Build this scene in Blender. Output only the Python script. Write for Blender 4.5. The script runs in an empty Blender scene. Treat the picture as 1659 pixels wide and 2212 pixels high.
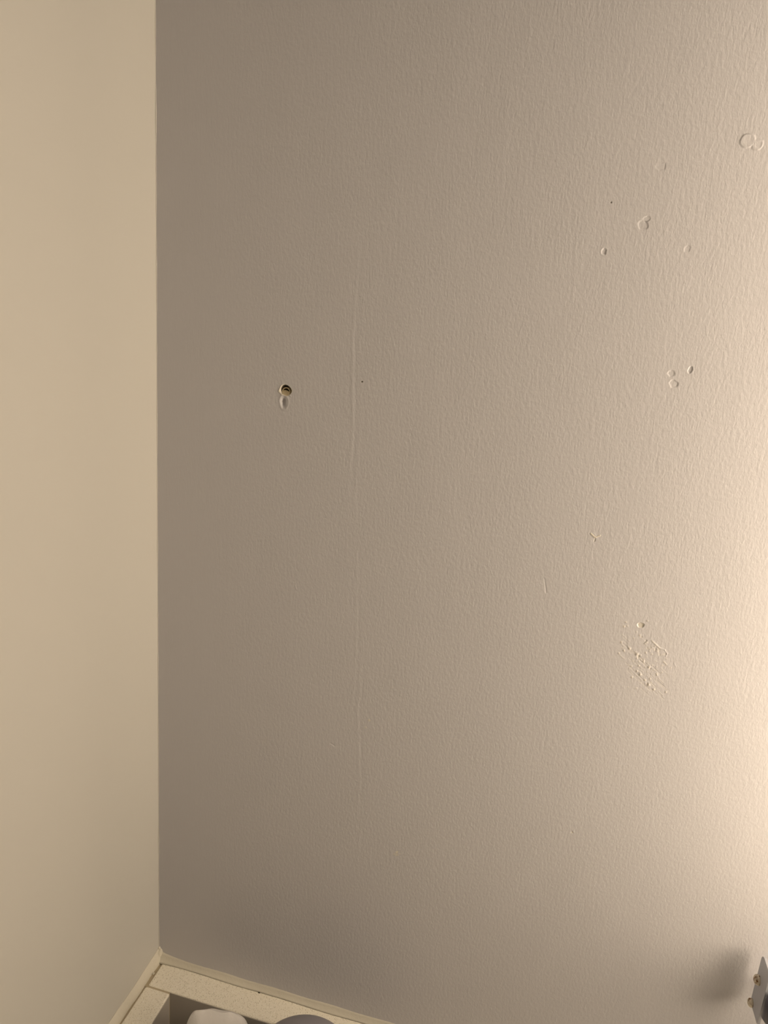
import bpy, bmesh, math, random
import numpy as np
from mathutils import Matrix, Vector

scene = bpy.context.scene
C = scene.collection
random.seed(7)
rng = np.random.default_rng(11)

# ------------------------------------------------------------------ camera
# metres; the inner corner of the two walls is x = 0, y = 0; z = 0 is the top of the stone upstand
cam_d = bpy.data.cameras.new('camera')
cam = bpy.data.objects.new('camera', cam_d); C.objects.link(cam)
RIGHT = Vector((0.96654629, 0.24515852, 0.07540271))
UP = Vector((-0.13179104, 0.22248494, 0.96598736))
FWD = Vector((-0.22004406, 0.9436089, -0.24735169))
m = Matrix((RIGHT, UP, -FWD)).transposed().to_4x4()
m.translation = Vector((0.22201, -0.36278, 0.43997))
cam.matrix_world = m
cam_d.sensor_fit = 'VERTICAL'
cam_d.sensor_height = 24.0
cam_d.sensor_width = 18.0
cam_d.lens = 1530.0 * 24.0 / 2212.0
cam_d.clip_start = 0.01
scene.camera = cam

# ------------------------------------------------------------------ world, exposure
world = bpy.data.worlds.new('world'); scene.world = world
world.use_nodes = True
world.node_tree.nodes['Background'].inputs[0].default_value = (1.0, 0.85, 0.66, 1)
world.node_tree.nodes['Background'].inputs[1].default_value = 0.0
scene.view_settings.view_transform = 'Standard'
scene.view_settings.look = 'None'
scene.view_settings.gamma = 1.0
scene.view_settings.use_curve_mapping = False
scene.view_settings.exposure = 0.0

LAMP_STRENGTH = 9.7
LAMP_COLOR = (1.0, 0.81, 0.592, 1)
CEILING_FILL_POWER = 2.0

# unseen area light added under the ceiling as fill, well behind the camera
ld = bpy.data.lights.new('ceiling_fill_light', 'AREA')
ld.shape = 'DISK'; ld.size = 0.35; ld.energy = CEILING_FILL_POWER; ld.color = (1.0, 0.84, 0.64)
lo = bpy.data.objects.new('ceiling_fill_light', ld); C.objects.link(lo)
lo.location = (1.0, -0.9, 1.47)

# ------------------------------------------------------------------ helpers
def mat(name, color, rough=0.6, metal=0.0, spec=0.5):
    m = bpy.data.materials.new(name); m.use_nodes = True
    b = m.node_tree.nodes['Principled BSDF']
    b.inputs['Base Color'].default_value = (*color, 1)
    b.inputs['Roughness'].default_value = rough
    b.inputs['Metallic'].default_value = metal
    b.inputs['Specular IOR Level'].default_value = spec
    return m

def nodes(m):
    nt = m.node_tree
    return nt, nt.nodes, nt.links, nt.nodes['Principled BSDF']

def mesh_obj(name, bm, material, parent=None, smooth=False, loc=None):
    me = bpy.data.meshes.new(name)
    bmesh.ops.recalc_face_normals(bm, faces=bm.faces)
    bm.to_mesh(me); bm.free()
    if smooth:
        for p in me.polygons: p.use_smooth = True
    me.materials.append(material)
    o = bpy.data.objects.new(name, me); C.objects.link(o)
    if loc is not None: o.location = loc
    if parent is not None: o.parent = parent
    return o

def box_bm(x0, x1, y0, y1, z0, z1, bevel=0.0, seg=2, bm=None):
    own = bm is None
    if own: bm = bmesh.new()
    r = bmesh.ops.create_cube(bm, size=1.0)
    for v in r['verts']:
        v.co.x = x0 + (v.co.x + 0.5) * (x1 - x0)
        v.co.y = y0 + (v.co.y + 0.5) * (y1 - y0)
        v.co.z = z0 + (v.co.z + 0.5) * (z1 - z0)
    if bevel > 0:
        ed = [e for e in bm.edges if all(v in r['verts'] for v in e.verts)] if not own else bm.edges[:]
        bmesh.ops.bevel(bm, geom=ed, offset=bevel, segments=seg, profile=0.5, affect='EDGES')
    return bm

def lathe_bm(profile, n=48, center=(0, 0, 0), axis='Z'):
    bm = bmesh.new(); rings = []
    for r, h in profile:
        ring = []
        for i in range(n):
            a = 2 * math.pi * i / n
            c, s = r * math.cos(a), r * math.sin(a)
            p = {'Z': (c, s, h), 'X': (h, c, s), 'Y': (c, h, s)}[axis]
            ring.append(bm.verts.new((center[0] + p[0], center[1] + p[1], center[2] + p[2])))
        rings.append(ring)
    for a, b in zip(rings[:-1], rings[1:]):
        for i in range(n):
            bm.faces.new((a[i], a[(i + 1) % n], b[(i + 1) % n], b[i]))
    bm.faces.new(rings[0]); bm.faces.new(rings[-1])
    return bm

def sweep_bm(path, section):
    """path: list of (origin, u, v); section: list of (a, b) closed outline"""
    bm = bmesh.new(); rings = []
    for i, (o, u, v) in enumerate(path):
        sec = section(i) if callable(section) else section
        rings.append([bm.verts.new(Vector(o) + Vector(u) * a + Vector(v) * b) for a, b in sec])
    n = len(rings[0])
    for a, b in zip(rings[:-1], rings[1:]):
        for k in range(n):
            bm.faces.new((a[k], a[(k + 1) % n], b[(k + 1) % n], b[k]))
    bm.faces.new(rings[0]); bm.faces.new(rings[-1][::-1])
    return bm

def structure(o):
    o['kind'] = 'structure'; return o

def thing(name, label, cat, loc=(0, 0, 0), group=None):
    o = bpy.data.objects.new(name, None); C.objects.link(o)
    o.empty_display_size = 0.02
    o.location = loc
    o['label'] = label; o['category'] = cat
    if group: o['group'] = group
    return o

# ------------------------------------------------------------------ materials
def make_taupe():
    m = mat('taupe_wall_paint', (0.595, 0.59, 0.625), 0.42, spec=0.35)
    nt, N, L, B = nodes(m)
    geo = N.new('ShaderNodeNewGeometry')
    def noise(scale, detail=3.0, rough=0.55, rot=0.0, src=None, dist=0.0):
        mp = N.new('ShaderNodeMapping'); mp.inputs['Scale'].default_value = scale
        mp.inputs['Rotation'].default_value = (0, rot, 0)
        L.new(geo.outputs['Position'], mp.inputs['Vector'])
        t = N.new('ShaderNodeTexNoise'); t.inputs['Scale'].default_value = 1.0
        t.inputs['Detail'].default_value = detail; t.inputs['Roughness'].default_value = rough
        t.inputs['Distortion'].default_value = dist
        L.new(mp.outputs['Vector'], t.inputs['Vector'])
        return t.outputs['Fac']
    def math_(op, a, b=None, c=None):
        n = N.new('ShaderNodeMath'); n.operation = op
        for i, v in enumerate((a, b, c)):
            if v is None: continue
            if isinstance(v, (int, float)): n.inputs[i].default_value = v
            else: L.new(v, n.inputs[i])
        return n.outputs[0]
    stip = noise((680, 680, 290), 3.0, 0.6, math.radians(9), dist=0.25)      # roller stipple drawn out upright
    fine = noise((1300, 1300, 260), 2.0, 0.5, math.radians(-3))               # brush hairs
    dab = noise((560, 560, 480), 2.0, 0.55, dist=0.3)                          # blobs
    broad = noise((26, 26, 16), 2.0, 0.5)                                      # uneven filling
    strokes = noise((260, 260, 14), 2.0, 0.5, math.radians(9))                # long brush strokes
    # brush work instead of roller beside the corner
    sep = N.new('ShaderNodeSeparateXYZ'); L.new(geo.outputs['Position'], sep.inputs[0])
    mr = N.new('ShaderNodeMapRange'); mr.interpolation_type = 'SMOOTHSTEP'
    mr.inputs['From Min'].default_value = 0.015; mr.inputs['From Max'].default_value = 0.085
    L.new(sep.outputs['X'], mr.inputs['Value'])
    roll = mr.outputs[0]
    h = math_('MULTIPLY', stip, math_('MULTIPLY_ADD', roll, 0.8, 0.2))
    h = math_('MULTIPLY_ADD', dab, math_('MULTIPLY', roll, 0.55), h)
    h = math_('MULTIPLY_ADD', fine, 0.22, h)
    h = math_('MULTIPLY_ADD', strokes, 0.25, h)
    h = math_('MULTIPLY_ADD', broad, 1.6, h)
    bp = N.new('ShaderNodeBump'); bp.inputs['Strength'].default_value = 1.0
    bp.inputs['Distance'].default_value = 0.00018
    L.new(h, bp.inputs['Height']); L.new(bp.outputs['Normal'], B.inputs['Normal'])
    # bare plaster where the paint is knocked off
    at = N.new('ShaderNodeAttribute'); at.attribute_name = 'plaster'
    mx = N.new('ShaderNodeMix'); mx.data_type = 'RGBA'
    L.new(at.outputs['Fac'], mx.inputs['Factor'])
    mx.inputs['A'].default_value = (0.595, 0.59, 0.625, 1)
    mx.inputs['B'].default_value = (0.72, 0.68, 0.60, 1)
    at2 = N.new('ShaderNodeAttribute'); at2.attribute_name = 'grime'
    mx2 = N.new('ShaderNodeMix'); mx2.data_type = 'RGBA'
    L.new(at2.outputs['Fac'], mx2.inputs['Factor'])
    L.new(mx.outputs['Result'], mx2.inputs['A']); mx2.inputs['B'].default_value = (0.055, 0.045, 0.03, 1)
    L.new(mx2.outputs['Result'], B.inputs['Base Color'])
    return m

def make_cream():
    m = mat('cream_wall_paint', (0.575, 0.565, 0.53), 0.5, spec=0.3)
    nt, N, L, B = nodes(m)
    geo = N.new('ShaderNodeNewGeometry')
    t = N.new('ShaderNodeTexNoise'); t.inputs['Scale'].default_value = 300; t.inputs['Detail'].default_value = 3
    L.new(geo.outputs['Position'], t.inputs['Vector'])
    bp = N.new('ShaderNodeBump'); bp.inputs['Strength'].default_value = 0.5; bp.inputs['Distance'].default_value = 0.00006
    L.new(t.outputs['Fac'], bp.inputs['Height']); L.new(bp.outputs['Normal'], B.inputs['Normal'])
    return m

def make_quartz():
    m = mat('speckled_quartz', (0.86, 0.82, 0.71), 0.34, spec=0.4)
    nt, N, L, B = nodes(m)
    geo = N.new('ShaderNodeNewGeometry')
    base, dark, pale = (0.90, 0.86, 0.755, 1), (0.50, 0.45, 0.35, 1), (0.97, 0.94, 0.86, 1)
    prev = None
    for scale, thr, off, col, keep in ((1350, 0.18, 0.0, dark, .60), (950, 0.14, 3.3, dark, .66), (1900, 0.2, 5.1, dark, .70), (800, 0.20, 7.7, pale, .5)):
        mp = N.new('ShaderNodeMapping'); mp.inputs['Location'].default_value = (off, off * .7, off * .3)
        mp.inputs['Scale'].default_value = (1.0, 0.7, 1.0); mp.inputs['Rotation'].default_value = (0, 0, off)
        L.new(geo.outputs['Position'], mp.inputs['Vector'])
        v = N.new('ShaderNodeTexVoronoi'); v.inputs['Scale'].default_value = scale
        L.new(mp.outputs['Vector'], v.inputs['Vector'])
        lt = N.new('ShaderNodeMapRange'); lt.inputs['From Min'].default_value = thr + .16
        lt.inputs['From Max'].default_value = thr - .04; L.new(v.outputs['Distance'], lt.inputs['Value'])
        sx = N.new('ShaderNodeSeparateColor'); L.new(v.outputs['Color'], sx.inputs[0])      # only some cells carry a grain
        gt = N.new('ShaderNodeMath'); gt.operation = 'GREATER_THAN'; gt.inputs[1].default_value = keep
        L.new(sx.outputs[0], gt.inputs[0])
        mu = N.new('ShaderNodeMath'); mu.operation = 'MULTIPLY'
        L.new(lt.outputs[0], mu.inputs[0]); L.new(gt.outputs[0], mu.inputs[1])
        mx = N.new('ShaderNodeMix'); mx.data_type = 'RGBA'
        L.new(mu.outputs[0], mx.inputs['Factor'])
        if prev is None: mx.inputs['A'].default_value = base
        else: L.new(prev, mx.inputs['A'])
        mx.inputs['B'].default_value = col
        prev = mx.outputs['Result']
    # the polished top shows the grains; upright faces are plain, with recess shade painted in
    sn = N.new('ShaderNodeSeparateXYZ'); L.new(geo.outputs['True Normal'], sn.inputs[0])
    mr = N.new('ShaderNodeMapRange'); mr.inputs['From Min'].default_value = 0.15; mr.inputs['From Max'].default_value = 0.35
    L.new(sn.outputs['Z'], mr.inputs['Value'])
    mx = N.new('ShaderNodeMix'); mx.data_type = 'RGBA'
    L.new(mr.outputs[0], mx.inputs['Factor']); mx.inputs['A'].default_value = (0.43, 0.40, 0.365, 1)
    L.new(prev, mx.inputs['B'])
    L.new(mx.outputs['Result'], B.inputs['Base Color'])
    return m

def bumpy(m, scale, dist, detail=2.0):
    nt, N, L, B = nodes(m)
    geo = N.new('ShaderNodeNewGeometry')
    t = N.new('ShaderNodeTexNoise'); t.inputs['Scale'].default_value = scale; t.inputs['Detail'].default_value = detail
    L.new(geo.outputs['Position'], t.inputs['Vector'])
    bp = N.new('ShaderNodeBump'); bp.inputs['Distance'].default_value = dist
    L.new(t.outputs['Fac'], bp.inputs['Height']); L.new(bp.outputs['Normal'], B.inputs['Normal'])
    return m

def make_rust():
    m = mat('rusty_screw', (0.5, 0.4, 0.3), 0.55, metal=0.3)
    nt, N, L, B = nodes(m)
    geo = N.new('ShaderNodeNewGeometry')
    t = N.new('ShaderNodeTexNoise'); t.inputs['Scale'].default_value = 420; t.inputs['Detail'].default_value = 3
    L.new(geo.outputs['Position'], t.inputs['Vector'])
    r = N.new('ShaderNodeValToRGB')
    r.color_ramp.elements[0].position = 0.34; r.color_ramp.elements[0].color = (0.20, 0.085, 0.025, 1)
    r.color_ramp.elements[1].position = 0.47; r.color_ramp.elements[1].color = (0.74, 0.68, 0.56, 1)
    L.new(t.outputs['Fac'], r.inputs[0]); L.new(r.outputs[0], B.inputs['Base Color'])
    return m

TAUPE = make_taupe()
CREAM = make_cream()
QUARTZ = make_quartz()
SEAL = bumpy(mat('cream_sealant', (0.70, 0.67, 0.585), 0.45), 500, 0.0002)
GROUT = bumpy(mat('brown_joint', (0.50, 0.43, 0.31), 0.8), 900, 0.0002)
TISSUE = bumpy(mat('white_tissue', (0.80, 0.78, 0.77), 0.9, spec=0.15), 260, 0.0004)
GREY = mat('grey_plastic', (0.27, 0.262, 0.295), 0.42)
ALU = bumpy(mat('brushed_aluminium', (0.50, 0.515, 0.575), 0.5, metal=0.35), 700, 0.00005)
CHROME = mat('dark_chrome', (0.12, 0.122, 0.15), 0.28, metal=0.9)
RUST = make_rust()
PLUG = bumpy(mat('cream_plug_plastic', (0.66, 0.56, 0.38), 0.6), 600, 0.0003)
FLOOR = bumpy(mat('grey_floor_tile', (0.30, 0.28, 0.26), 0.5), 40, 0.001)
PLAIN = mat('room_paint', (0.22, 0.20, 0.185), 0.8)
OPAL = mat('opal_glass_lit', (0.9, 0.88, 0.84), 0.4)
OPAL.node_tree.nodes['Principled BSDF'].inputs['Emission Color'].default_value = LAMP_COLOR
OPAL.node_tree.nodes['Principled BSDF'].inputs['Emission Strength'].default_value = LAMP_STRENGTH

# ------------------------------------------------------------------ the room
X1, Y1, ZF, ZC = 2.2, -1.8, -0.96, 1.50
T = 0.1
structure(mesh_obj('floor', box_bm(-T, X1 + T, Y1 - T, T, ZF - T, ZF), FLOOR))
structure(mesh_obj('ceiling', box_bm(-T, X1 + T, Y1 - T, T, ZC, ZC + T), PLAIN))
structure(mesh_obj('wall_left', box_bm(-T, 0, Y1, T, ZF, ZC), CREAM))
structure(mesh_obj('wall_right', box_bm(X1, X1 + T, Y1, T, ZF, ZC), PLAIN))
structure(mesh_obj('wall_front', box_bm(-T, X1 + T, Y1 - T, Y1, ZF, ZC), PLAIN))

# back wall: a slab whose painted face carries every chip, blister and hole as real relief
# features: centres and sizes in millimetres on the wall (x along, z up)
def px(u, v):
    """a point on the back wall measured once from its bearings in the photograph"""
    r = FWD + RIGHT * ((u - 829.5) / 1530.0) - UP * ((v - 1106.0) / 1530.0)
    c = m_cam
    t = -c.y / r.y
    return ((c.x + t * r.x) * 1000.0, (c.z + t * r.z) * 1000.0)
m_cam = Vector((0.22201, -0.36278, 0.43997))

boxes = [(590, 815, 645, 890), (1290, 528, 1318, 560), (1372, 462, 1410, 502), (1470, 522, 1500, 552),
         (1412, 345, 1444, 375), (1590, 283, 1655, 335), (1438, 788, 1502, 842), (1270, 1144, 1302, 1174),
         (1328, 1338, 1462, 1512), (848, 1834, 869, 1856), (786, 1549, 803, 1579), (778, 820, 787, 829),
         (1230, 1791, 1244, 1806), (1171, 1246, 1186, 1284), (1315, 433, 1325, 443), (711, 1601, 730, 1617), (634, 1262, 644, 1276)]
def dense(lo, hi, spans, fine, coarse):
    pts = [lo]; x = lo
    spans = sorted(spans); merged = []
    for a, b in spans:
        if merged and a <= merged[-1][1] + fine: merged[-1][1] = max(merged[-1][1], b)
        else: merged.append([a, b])
    for a, b in merged:
        n = max(1, int((a - pts[-1]) / coarse)); pts += list(np.linspace(pts[-1], a, n + 1)[1:])
        n = max(1, int((b - a) / fine)); pts += list(np.linspace(a, b, n + 1)[1:])
    n = max(1, int((hi - pts[-1]) / coarse)); pts += list(np.linspace(pts[-1], hi, n + 1)[1:])
    return np.array(pts)
sx, sz = [], []
for (u0, v0, u1, v1) in boxes:
    cs = [px(u, v) for u in (u0, u1) for v in (v0, v1)]
    sx.append((min(c[0] for c in cs), max(c[0] for c in cs)))
    sz.append((min(c[1] for c in cs), max(c[1] for c in cs)))
gx = dense(0.0, X1 * 1000, sx + [(106, 144)], 0.24, 40.0)
gz = dense(ZF * 1000, ZC * 1000, sz, 0.24, 40.0)
GX, GZ = np.meshgrid(gx, gz, indexing='xy')
Hh = np.zeros_like(GX)         # millimetres, positive = proud of the wall
PL = np.zeros_like(GX); GR = np.zeros_like(GX)

def sstep(a, b, x):
    t = np.clip((x - a) / (b - a), 0, 1); return t * t * (3 - 2 * t)
def local(u, v, rot=0.0):
    cx, cz = px(u, v); a = math.radians(rot)
    dx, dz = GX - cx, GZ - cz
    return dx * math.cos(a) + dz * math.sin(a), -dx * math.sin(a) + dz * math.cos(a)
def wob(dx, dz, seed, amp):
    th = np.arctan2(dz, dx); r = np.random.default_rng(seed); w = np.ones_like(dx)
    for k in range(2, 6):
        w += amp / (k ** 0.6) * np.cos(k * th + r.uniform(0, 6.28)) * r.uniform(.4, 1)
    return w
def pit(u, v, rx, rz, depth, rot=0, edge=0.35, seed=1, amp=0.12, plaster=0.0, rim=0.0):
    dx, dz = local(u, v, rot)
    r = np.sqrt((dx / rx) ** 2 + (dz / rz) ** 2) / wob(dx, dz, seed, amp)
    Hh[:] -= depth * (1 - sstep(1 - edge, 1, r))
    if rim: Hh[:] += rim * np.exp(-((r - 1.08) / 0.14) ** 2)
    if plaster: PL[:] = np.maximum(PL, plaster * (1 - sstep(0.8, 1.0, r)))
    return r
def ridge(u0, v0, u1, v1, w, h, plaster=0.0):
    x0, z0 = px(u0, v0); x1, z1 = px(u1, v1)
    L2 = (x1 - x0) ** 2 + (z1 - z0) ** 2
    t = np.clip(((GX - x0) * (x1 - x0) + (GZ - z0) * (z1 - z0)) / L2, 0, 1)
    d = np.hypot(GX - x0 - t * (x1 - x0), GZ - z0 - t * (z1 - z0))
    k = np.exp(-(d / w) ** 2)
    Hh[:] += h * k
    if plaster: PL[:] = np.maximum(PL, plaster * (k > 0.4))
def dot(u, v, w, h, plaster=0.0, grime=0.0):
    x0, z0 = px(u, v); d = np.hypot(GX - x0, GZ - z0); k = np.exp(-(d / w) ** 2)
    Hh[:] += h * k
    if plaster: PL[:] = np.maximum(PL, plaster * (k > 0.35))
    if grime: GR[:] = np.maximum(GR, grime * (k > 0.35))

# the drilled hole with its broken mouth, and the long dent below it
r = pit(617, 843, 3.3, 2.9, 9.0, rot=-18, edge=0.16, seed=4, amp=0.07, plaster=0.0)
PL[:] = np.maximum(PL, (r < 1.06) * 0.9)
ridge(602.5, 846, 609, 852, 0.35, 0.28, 0.8); ridge(609, 852, 619, 855, 0.35, 0.2, 0.6)
ridge(602.5, 844, 608, 834, 0.4, 0.28, 0.8); ridge(622, 851, 628, 856, 0.25, 0.2)
pit(613.5, 868.5, 2.35, 3.9, 1.6, rot=4, edge=0.85, seed=3, amp=0.05, rim=0.10)
# shallow chips and blisters in the paint
pit(1304.5, 543.5, 1.25, 1.75, 0.30, rot=12, edge=0.4, seed=9, amp=0.12, rim=0.05)
pit(1389, 486, 2.6, 2.3, 0.22, seed=12, amp=0.16, edge=0.3); pit(1397, 473, 1.6, 1.6, 0.2, seed=13, amp=0.18, edge=0.3)
pit(1485, 537.5, 1.6, 1.7, 0.17, seed=15, amp=0.16, edge=0.4)
pit(1428, 360, 2.3, 1.9, 0.14, seed=17, amp=0.2, edge=0.35); ridge(1437, 352, 1434, 368, 0.3, -0.05)
pit(1615, 304, 3.4, 3.1, -0.26, seed=21, amp=0.05, edge=0.2); pit(1617, 303, 2.6, 2.5, 0.10, seed=21, amp=0.06, edge=0.8)
pit(1637, 313, 2.4, 2.4, -0.24, seed=23, amp=0.18, edge=0.25); pit(1638, 313, 1.7, 1.7, 0.12, seed=24, amp=0.2, edge=0.5)
pit(1491, 799, 1.15, 1.9, 0.34, rot=-8, seed=27, amp=0.1, edge=0.35, rim=0.04)
pit(1450, 806.5, 1.7, 1.8, 0.22, seed=29, amp=0.18, edge=0.35)
pit(1455, 829, 2.2, 2.0, 0.24, rot=-35, seed=31, amp=0.18, edge=0.3)
ridge(1277, 1153, 1286, 1161, 0.42, 0.26, 0.9); ridge(1286, 1161, 1296, 1157, 0.36, 0.20, 0.8)
ridge(1286, 1161, 1284, 1169, 0.28, -0.25, 0.3); ridge(1282, 1152, 1287, 1157, 0.25, 0.14)
# the scraped patch
pit(1384, 1350.5, 2.0, 1.45, 0.40, rot=10, seed=33, amp=0.12, edge=0.3, plaster=0.7, rim=0.06)
r2 = np.random.default_rng(5)
def lerp(a, b, t): return a + (b - a) * t
for k in range(52):                              # long diagonal scrapes
    u = r2.uniform(1338, 1432); v = 1395 + (u - 1338) * 0.95 + r2.normal(0, 17)
    ln = r2.uniform(5, 24)
    ridge(u, v, u + ln * 0.70, v + ln * 0.66, r2.uniform(.13, .24), r2.choice([-1, 1, -1]) * r2.uniform(.03, .08), 0.2)
for (u0, v0, u1, v1) in ((1355, 1448, 1402, 1490), (1362, 1450, 1410, 1496), (1358, 1402, 1378, 1417), (1378, 1417, 1412, 1450),
                         (1410, 1440, 1426, 1456), (1352, 1432, 1392, 1472), (1406, 1488, 1420, 1500)):
    ridge(u0, v0, u1, v1, .2, -.07, 0.2)
for (u, v, w, h) in ((1376, 1413, .95, .42), (1379, 1418, .6, -.4), (1360, 1401, .7, .3), (1402, 1441, .75, .36), (1404, 1444, .5, -.3),
                     (1383, 1457, .7, .34), (1376, 1450, .5, .3), (1401, 1479, .85, .4), (1398, 1477, .5, -.3), (1413, 1489, .6, .28),
                     (1395, 1410, .5, .26), (1348, 1405, .55, .28), (1337, 1411, .55, .25), (1365, 1463, .55, .3), (1380, 1438, .5, .28),
                     (1364, 1439, .5, .26), (1390, 1428, .5, .3), (1352, 1344, .5, .22), (1348, 1353, .7, .24), (1355, 1352, .45, .22),
                     (1438, 1495, .6, .24), (1419, 1458, .5, .24), (1342, 1387, .6, .24), (1404, 1466, .55, .24), (1382, 1372, .6, .22),
                     (1386, 1376, .45, -.2), (1393, 1469, .6, .24), (1375, 1365, .35, .2), (1449, 1442, .4, .18)):
    dot(u, v, w * .85, h, 0.5)
for k in range(60):
    u = r2.normal(1385, 26); v = r2.normal(1430, 34)
    if 1330 < u < 1460 and 1340 < v < 1510: dot(u, v, r2.uniform(.2, .42), r2.uniform(.06, .18), 0.4)
for k in range(34):                              # crackled flake right of the scrapes
    u = r2.uniform(1393, 1440); v = 1384 + (u - 1393) * 0.62 + r2.uniform(-3, 14)
    dot(u, v, r2.uniform(.3, .6), r2.choice([-1, 1]) * r2.uniform(.06, .16), 0.25)
ridge(1408, 1384, 1424, 1399, .35, .24, .3); ridge(1424, 1399, 1436, 1404, .28, .14); ridge(1436, 1404, 1441, 1412, .28, .16)
ridge(1441, 1412, 1438, 1418, .28, .14); ridge(1392, 1390, 1400, 1384, .3, .16)
ridge(1434, 1429, 1440, 1436, .28, .15, .4); ridge(1460, 1440, 1456, 1432, .2, .1)
# lone specks, scuffs and nicks
dot(782.5, 824.5, .42, -.1, 0, 1.0); dot(1320.5, 437.5, .40, -.12, 0, .8)
for k in range(26):
    dot(r2.normal(858, 3.4), r2.normal(1843, 3.0), r2.uniform(.2, .38), r2.uniform(-.02, .05), 0.9)
dot(797.5, 1556, .75, .05, 0.7); dot(790, 1572, .6, .05, 0.5)
dot(1236, 1798, .62, -.3, 0.5); dot(1238, 1797.5, .45, .2)
ridge(1176, 1250, 1180, 1280, .35, -.13); ridge(715, 1606, 722, 1611, .4, -.2); ridge(638, 1265, 640, 1273, .35, .14)
# a filled board joint runs up the wall as a faint line
xa, za = px(760, 600); xb, zb = px(777, 1900)
xs = xa + (GZ - za) * (xb - xa) / (zb - za) + 0.5 * np.sin(GZ / 23.0)
fade = sstep(90, 130, GZ) * (1 - sstep(440, 480, GZ)) * (0.7 + 0.3 * np.sin(GZ / 31.0 + 1))
Hh += fade * (0.065 * np.exp(-((GX - xs) / 0.9) ** 2) - 0.055 * np.exp(-((GX - xs - 1.6) / 1.0) ** 2))
near = (GX < 420) & (GZ > 0) & (GZ < 640)

nxp, nzp = len(gx), len(gz)
co = np.stack([GX / 1000, -Hh / 1000, GZ / 1000], -1).reshape(-1, 3)
ii = np.arange(nxp * nzp).reshape(nzp, nxp)
quads = np.stack([ii[:-1, :-1], ii[:-1, 1:], ii[1:, 1:], ii[1:, :-1]], -1).reshape(-1, 4)
b0 = len(co)
co = np.vstack([co, np.array([[0, T, ZF], [X1, T, ZF], [X1, T, ZC], [0, T, ZC]])])
extra = [[b0 + 1, b0, b0 + 3, b0 + 2]]
allq = np.vstack([quads, np.array(extra)])
me = bpy.data.meshes.new('wall_back')
me.vertices.add(len(co)); me.vertices.foreach_set('co', co.astype(np.float32).ravel())
me.loops.add(allq.size); me.loops.foreach_set('vertex_index', allq.astype(np.int32).ravel())
me.polygons.add(len(allq)); me.polygons.foreach_set('loop_start', np.arange(0, allq.size, 4, dtype=np.int32))
me.update(calc_edges=True)
me.polygons.foreach_set('use_smooth', np.ones(len(allq), dtype=bool))
for nm, arr in (('plaster', PL), ('grime', GR)):
    a = me.attributes.new(nm, 'FLOAT', 'POINT')
    a.data.foreach_set('value', np.concatenate([arr.ravel(), np.zeros(4)]).astype(np.float32))
me.materials.append(TAUPE)
wall_back = bpy.data.objects.new('wall_back', me); C.objects.link(wall_back); structure(wall_back)

# thin paint line where the cream wall meets the taupe one
def wavy_strip():
    n = 260; path = []; wid = []
    for i in range(n):
        z = 0.006 + (0.80 - 0.006) * i / (n - 1)
        path.append(((0.0, 0.0, z), (1, 0, 0), (0, -1, 0)))
        wid.append(0.0003 + 0.00012 * math.sin(i * .37) * math.sin(i * .11 + 1) + random.uniform(-1, 1) * 0.00008)
    return sweep_bm(path, lambda i: [(0, 0), (wid[i], 0), (wid[i] * .55, wid[i] * .55), (0, wid[i])])
strip = mesh_obj('paint_bead', wavy_strip(), CREAM, bpy.data.objects['wall_left'], smooth=True)

# ------------------------------------------------------------------ stone upstands and worktop
B0, B1 = -0.0018, -0.0207            # back and front of the back slab
CT = -0.10                            # worktop level
def slab(x0, x1, y0, y1, z0, z1, bev):
    return box_bm(x0, x1, y0, y1, z0, z1, bev, 3)
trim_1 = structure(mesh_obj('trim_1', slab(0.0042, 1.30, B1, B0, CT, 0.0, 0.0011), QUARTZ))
trim_1['label'] = 'pale speckled stone upstand along the taupe wall'
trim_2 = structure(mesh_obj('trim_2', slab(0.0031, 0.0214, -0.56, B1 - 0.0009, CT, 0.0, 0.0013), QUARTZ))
trim_2['label'] = 'pale speckled stone upstand along the cream wall'
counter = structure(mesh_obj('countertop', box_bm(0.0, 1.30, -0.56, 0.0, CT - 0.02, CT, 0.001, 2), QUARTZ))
counter['label'] = 'pale speckled stone worktop between the upstands'

# sealant: bead on the taupe wall, bead on the cream wall, lump in the corner, joint between the slabs
def bead_back():
    n = 420; path = []; hh = []
    for i in range(n):
        x = 0.0 + 0.55 * i / (n - 1)
        path.append(((x, 0.0, 0.0), (0, -1, 0), (0, 0, 1)))
        k = math.exp(-x / 0.006)
        hh.append((0.0043 + 0.0035 * k + 0.00025 * math.sin(i * .21) + random.uniform(-1, 1) * .00008,
                   0.0030 + 0.0012 * k + 0.00025 * math.sin(i * .13 + 2) + random.uniform(-1, 1) * .00006))
    def sec(i):
        h, w = hh[i]
        return [(0.0, -0.004), (0.0018, -0.004), (0.0018, 0.0001), (w, 0.0001), (w * .72, h * .18), (w * .42, h * .42), (w * .18, h * .72), (0.00012, h), (0.0, h)]
    return sweep_bm(path, sec)
mesh_obj('sealant_bead', bead_back(), SEAL, trim_1, smooth=True)
def bead_side():
    n = 300; path = []; hh = []
    for i in range(n):
        y = -0.0003 - 0.40 * i / (n - 1)
        path.append(((0.0, y, 0.0), (1, 0, 0), (0, 0, 1)))
        k = math.exp(y / 0.008)
        hh.append((0.0082 + 0.0015 * k + 0.0004 * math.sin(i * .19) + random.uniform(-1, 1) * .00012,
                   0.0020 + 0.0006 * k + 0.0002 * math.sin(i * .29 + 2) + random.uniform(-1, 1) * .00008))
    def sec(i):
        h, w = hh[i]
        return [(0.0, -0.006), (w * .9, -0.006), (w * 1.05, -0.0012), (w, 0.0006), (w * .74, h * .35), (w * .40, h * .7), (w * .12, h * .95), (0.0, h)]
    return sweep_bm(path, sec)
bs = mesh_obj('sealant_bead', bead_side(), SEAL, trim_2, smooth=True)
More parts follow.
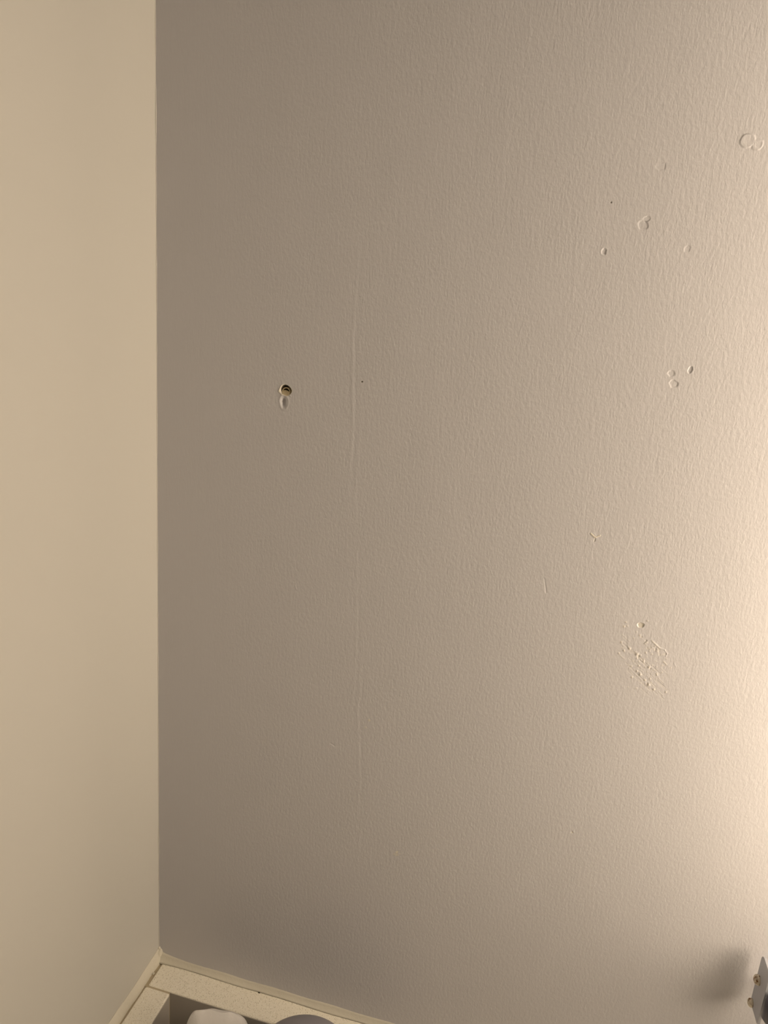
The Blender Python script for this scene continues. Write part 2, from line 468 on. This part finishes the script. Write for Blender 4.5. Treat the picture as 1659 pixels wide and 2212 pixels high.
def lump(c, r, seed):
    bm = bmesh.new(); bmesh.ops.create_icosphere(bm, subdivisions=3, radius=1.0)
    rr = random.Random(seed); ph = [rr.uniform(0, 6) for _ in range(6)]
    for v in bm.verts:
        d = v.co.normalized(); k = 1 + .16 * math.sin(3 * d.x + ph[0]) * math.sin(3 * d.z + ph[1]) + .1 * math.sin(5 * d.y + ph[2])
        v.co = Vector((d.x * r[0], d.y * r[1], d.z * r[2])) * k + Vector(c)
    return bm
mesh_obj('sealant_lump', lump((0.0004, -0.0005, 0.0096), (0.0009, 0.0009, 0.0010), 1), SEAL, trim_2, smooth=True)
mesh_obj('sealant_lump', lump((0.0006, -0.0006, 0.0040), (0.0022, 0.0020, 0.0052), 2), SEAL, trim_2, smooth=True)
mesh_obj('sealant_lump', lump((0.0029, -0.0118, 0.0000), (0.0008, 0.0009, 0.0007), 3), SEAL, trim_2, smooth=True)
mesh_obj('joint', box_bm(0.0008, 0.0030, -0.55, B1 - 0.0011, CT, -0.0010), GROUT, trim_2)
mesh_obj('joint', box_bm(0.0008, 0.0206, B1 - 0.0011, B1 + 0.0002, CT, -0.0006), GROUT, trim_2)
mesh_obj('joint', box_bm(0.0008, 0.0046, B1 - 0.0012, -0.0015, CT, -0.0010), GROUT, trim_1)
mesh_obj('crumb', lump((0.0655 + .012, -0.0032, 0.0003), (0.0007, 0.0004, 0.0004), 8), mat('dark_crumb', (0.05, 0.045, 0.03), 0.8), trim_1, smooth=True)

# ------------------------------------------------------------------ wall plug in the hole
hx, hz = px(616, 844)
plug = thing('wall_plug', 'broken cream plastic wall plug sunk in the hole of the taupe wall', 'wall plug', (hx / 1000, 0.0, hz / 1000))
def tube_bm(r0, r1, y0, y1, a0=0.0, a1=2 * math.pi, n=36, tilt=0.0):
    bm = bmesh.new(); full = abs(a1 - a0 - 2 * math.pi) < 1e-6
    rings = []
    cnt = n if full else n + 1
    for i in range(cnt):
        a = a0 + (a1 - a0) * i / n
        ring = []
        for (r, y) in ((r0, y0), (r1, y0), (r1, y1), (r0, y1)):
            zz = r * math.sin(a)
            ring.append(bm.verts.new((r * math.cos(a), y + tilt * zz, zz)))
        rings.append(ring)
    for i in range(n if full else n):
        a, b = rings[i], rings[(i + 1) % cnt]
        for k in range(4): bm.faces.new((a[k], b[k], b[(k + 1) % 4], a[(k + 1) % 4]))
    if not full:
        bm.faces.new(rings[0]); bm.faces.new(rings[-1][::-1])
    return bm
o = mesh_obj('collar', tube_bm(0.0019, 0.0023, 0.0012, 0.007, tilt=0.0), PLUG, plug, smooth=False); o.location = (0.0001, 0, -0.0006)
def tongue():
    bm = bmesh.new(); n = 28; top = []; bot = []
    for i in range(n):
        a = 2 * math.pi * i / n
        x, z = 0.0024 * math.cos(a), 0.00125 * math.sin(a)
        rx, rz = x * math.cos(-.28) - z * math.sin(-.28), x * math.sin(-.28) + z * math.cos(-.28)
        top.append(bm.verts.new((rx, 0.0003 + 0.55 * (rz + .0012), rz)))
        bot.append(bm.verts.new((rx, 0.0016 + 0.55 * (rz + .0012), rz)))
    bm.faces.new(top); bm.faces.new(bot[::-1])
    for i in range(n): bm.faces.new((top[i], top[(i + 1) % n], bot[(i + 1) % n], bot[i]))
    return bm
o = mesh_obj('tongue', tongue(), PLUG, plug); o.location = (0.0, 0.0, -0.0012)

# ------------------------------------------------------------------ tube lamp on the wall
LX, LX_FILL, LY, LZ0, LZ1, LR = 0.502, 1.10, -0.105, 0.145, 0.68, 0.050
def rooted(root):
    ox, oy, oz = root.location
    def P_(bm, name, material, smooth=False, parent=None):
        o = mesh_obj(name, bm, material, None, smooth)
        o.data.transform(Matrix.Translation((-ox, -oy, -oz)))
        o.parent = parent or root
        return o
    return P_
def tube_lamp(LX, label):
    lamp = thing('wall_lamp', label, 'lamp', (LX, 0.0, LZ0 - .03), 'tube lamps on the taupe wall')
    P_ = rooted(lamp)
    P_(lathe_bm([(LR * .96, LZ0), (LR, LZ0 + .003), (LR, LZ1 - .003), (LR * .96, LZ1)], 40, (LX, LY, 0)), 'tube', OPAL, True)
    P_(lathe_bm([(LR * .8, LZ0 - .016), (LR * 1.02, LZ0 - .013), (LR * 1.02, LZ0 + .001)], 40, (LX, LY, 0)), 'end_cap', CHROME, True)
    P_(lathe_bm([(LR * 1.02, LZ1 - .001), (LR * 1.02, LZ1 + .013), (LR * .8, LZ1 + .016)], 40, (LX, LY, 0)), 'end_cap', CHROME, True)
    P_(box_bm(LX - .02, LX + .02, -0.010, 0.0, LZ0 - .03, LZ1 + .03, .002), 'back_plate', ALU)
    P_(box_bm(LX - .006, LX + .006, LY, -0.009, LZ0 - .014, LZ0 - .004, .001), 'arm', ALU)
    P_(box_bm(LX - .006, LX + .006, LY, -0.009, LZ1 + .004, LZ1 + .014, .001), 'arm', ALU)
tube_lamp(LX, 'upright lit opal tube lamp on the taupe wall beside the bracket')
tube_lamp(LX_FILL, 'unseen upright opal tube lamp added as fill on the taupe wall, farther from the bracket')  # second tube, out of view, added to lighten the bracket's shadow

# ------------------------------------------------------------------ bracket with rusty screws
brk = thing('wall_bracket', 'grey metal bracket plate with two rusty screws standing off the taupe wall', 'bracket', (0.385, 0.0, 0.0982))
P_ = rooted(brk)
def plate_bm():
    x0, x1 = 0.3668, 0.3682
    out = []
    y0, y1, z0, z1 = -0.0050, -0.0192, 0.0982, 0.1310
    # outline in (y, z): upper wall-side corner well rounded, lower outer corner tight
    def arc(cy, cz, r, a0, a1, n=7):
        return [(cy + r * math.cos(math.radians(lerp(a0, a1, i / n))), cz + r * math.sin(math.radians(lerp(a0, a1, i / n)))) for i in range(n + 1)]
    out += arc(y0 - .004, z1 - .004, .004, 0, 90)
    out += arc(y1 + .003, z1 - .003, .003, 90, 180)
    out += arc(y1 + .0012, z0 + .0012, .0012, 180, 270)
    out += arc(y0 - .0008, z0 + .0008, .0008, 270, 360)
    bm = bmesh.new()
    a = [bm.verts.new((x0, y, z)) for y, z in out]; b = [bm.verts.new((x1, y, z)) for y, z in out]
    bm.faces.new(a); bm.faces.new(b[::-1]); n = len(out)
    for i in range(n): bm.faces.new((a[i], a[(i + 1) % n], b[(i + 1) % n], b[i]))
    return bm
plate = P_(plate_bm(), 'plate', ALU)
P_(box_bm(0.3680, 0.388, -0.0125, -0.0095, .1125, .1155, .0006), 'crossbar', ALU)
P_(box_bm(0.384, 0.388, -0.0122, 0.0, .112, .116, .0006), 'wall_foot', ALU)
def screw_bm(y, z, r, h):
    x = 0.3669
    return lathe_bm([(r * .55, x - h), (r * .9, x - h * .75), (r, x - h * .3), (r, x)], 20, (0, y, z), 'X')
P_(screw_bm(-0.0087, 0.1166, 0.0027, 0.0025), 'screw', RUST, True, plate)
P_(screw_bm(-0.0076, 0.0999, 0.0023, 0.0022), 'screw', RUST, True, plate)
# dark rounded knob in front of the plate
P_(lathe_bm([(.0012, .1062), (.0034, .1068), (.0047, .1086), (.0047, .1190), (.0036, .1215), (.0012, .1220)], 28, (0.3706, -0.0240, 0)), 'knob', CHROME, True)
P_(box_bm(0.3690, 0.3722, -0.0220, -0.012, .1125, .1155, .0006), 'knob_arm', CHROME)

# ------------------------------------------------------------------ things on the worktop
def tissue_bm():
    # a soft upright bundle: flattened tube, pinched to a wavy edge on top
    bm = bmesh.new(); rings = []; n = 72; rows = 60
    zt = 0.0262 - CT
    rr = random.Random(3); ph = [rr.uniform(0, 6.28) for _ in range(12)]
    for j in range(rows + 1):
        t = 1 - (1 - j / rows) ** 1.6
        q = (1 - t) * zt * 1000                                               # millimetres below the top edge
        hw = 13.2 + 7.0 * (1 - math.exp(-q / 9.0)) + 0.02 * q                # half width
        hd = 0.04 + 10.4 * (1 - math.exp(-q / 10.0)) + 9.0 * (1 - math.exp(-q / 45.0))
        fade = 1 - math.exp(-q / 14.0)
        ring = []
        for i in range(n):
            a = 2 * math.pi * i / n
            ca, sa = math.cos(a), math.sin(a)
            p = 0.62
            x = math.copysign(abs(ca) ** p, ca) * hw
            y = math.copysign(abs(sa) ** p, sa) * hd
            fold = fade * (0.9 * math.sin(4 * a + ph[0] + q * .03) + 0.6 * math.sin(7 * a + ph[1] - q * .05) + 0.35 * math.sin(q * .23 + 3 * a + ph[2]))
            x += fold * ca; y += fold * sa
            y += 0.55 * math.exp(-q / 8.0) * math.sin(x * .42 + ph[3])
            # the edge is a little uneven and droops at its right end
            dz = math.exp(-q / 4.0) * (0.25 * math.sin(x * .55 + ph[4]) + 0.2 * math.sin(x * 1.1 + ph[5]) - 1.6 * max(0.0, (x - 7.0) / 6.0) ** 2)
            ring.append(bm.verts.new((x / 1000, y / 1000, (zt * 1000 - q + dz) / 1000)))
        rings.append(ring)
    for a, b in zip(rings[:-1], rings[1:]):
        for i in range(n): bm.faces.new((a[i], a[(i + 1) % n], b[(i + 1) % n], b[i]))
    bm.faces.new(rings[0]); bm.faces.new(rings[-1])
    return bm
t = mesh_obj('tissue_bundle', tissue_bm(), TISSUE, None, True)
t.location = (0.0672, -0.0440, CT); t.rotation_euler = (0, 0, math.radians(11))
t['label'] = 'soft white tissue bundle with a wavy top edge before the stone upstand'
t['category'] = 'tissue'

bt = thing('grey_bottle', 'smooth matte grey bottle with a domed top before the stone upstand', 'bottle', (0.1295, -0.062, CT))
prof = [(0.030, 0.0), (0.034, 0.002), (0.0355, 0.006), (0.0355, 0.1015)]
mesh_obj('body', lathe_bm(prof + [(0.0350, 0.1030)], 56), GREY, bt, True)
dome = [(0.0352, 0.1035), (0.0362, 0.1045), (0.0368, 0.1100)]
for i in range(1, 13):
    a = math.pi / 2 * i / 12
    dome.append((max(0.0368 * math.cos(a), 0.0004), 0.1100 + 0.0368 * math.sin(a)))
mesh_obj('cap', lathe_bm(dome, 56), GREY, bt, True)
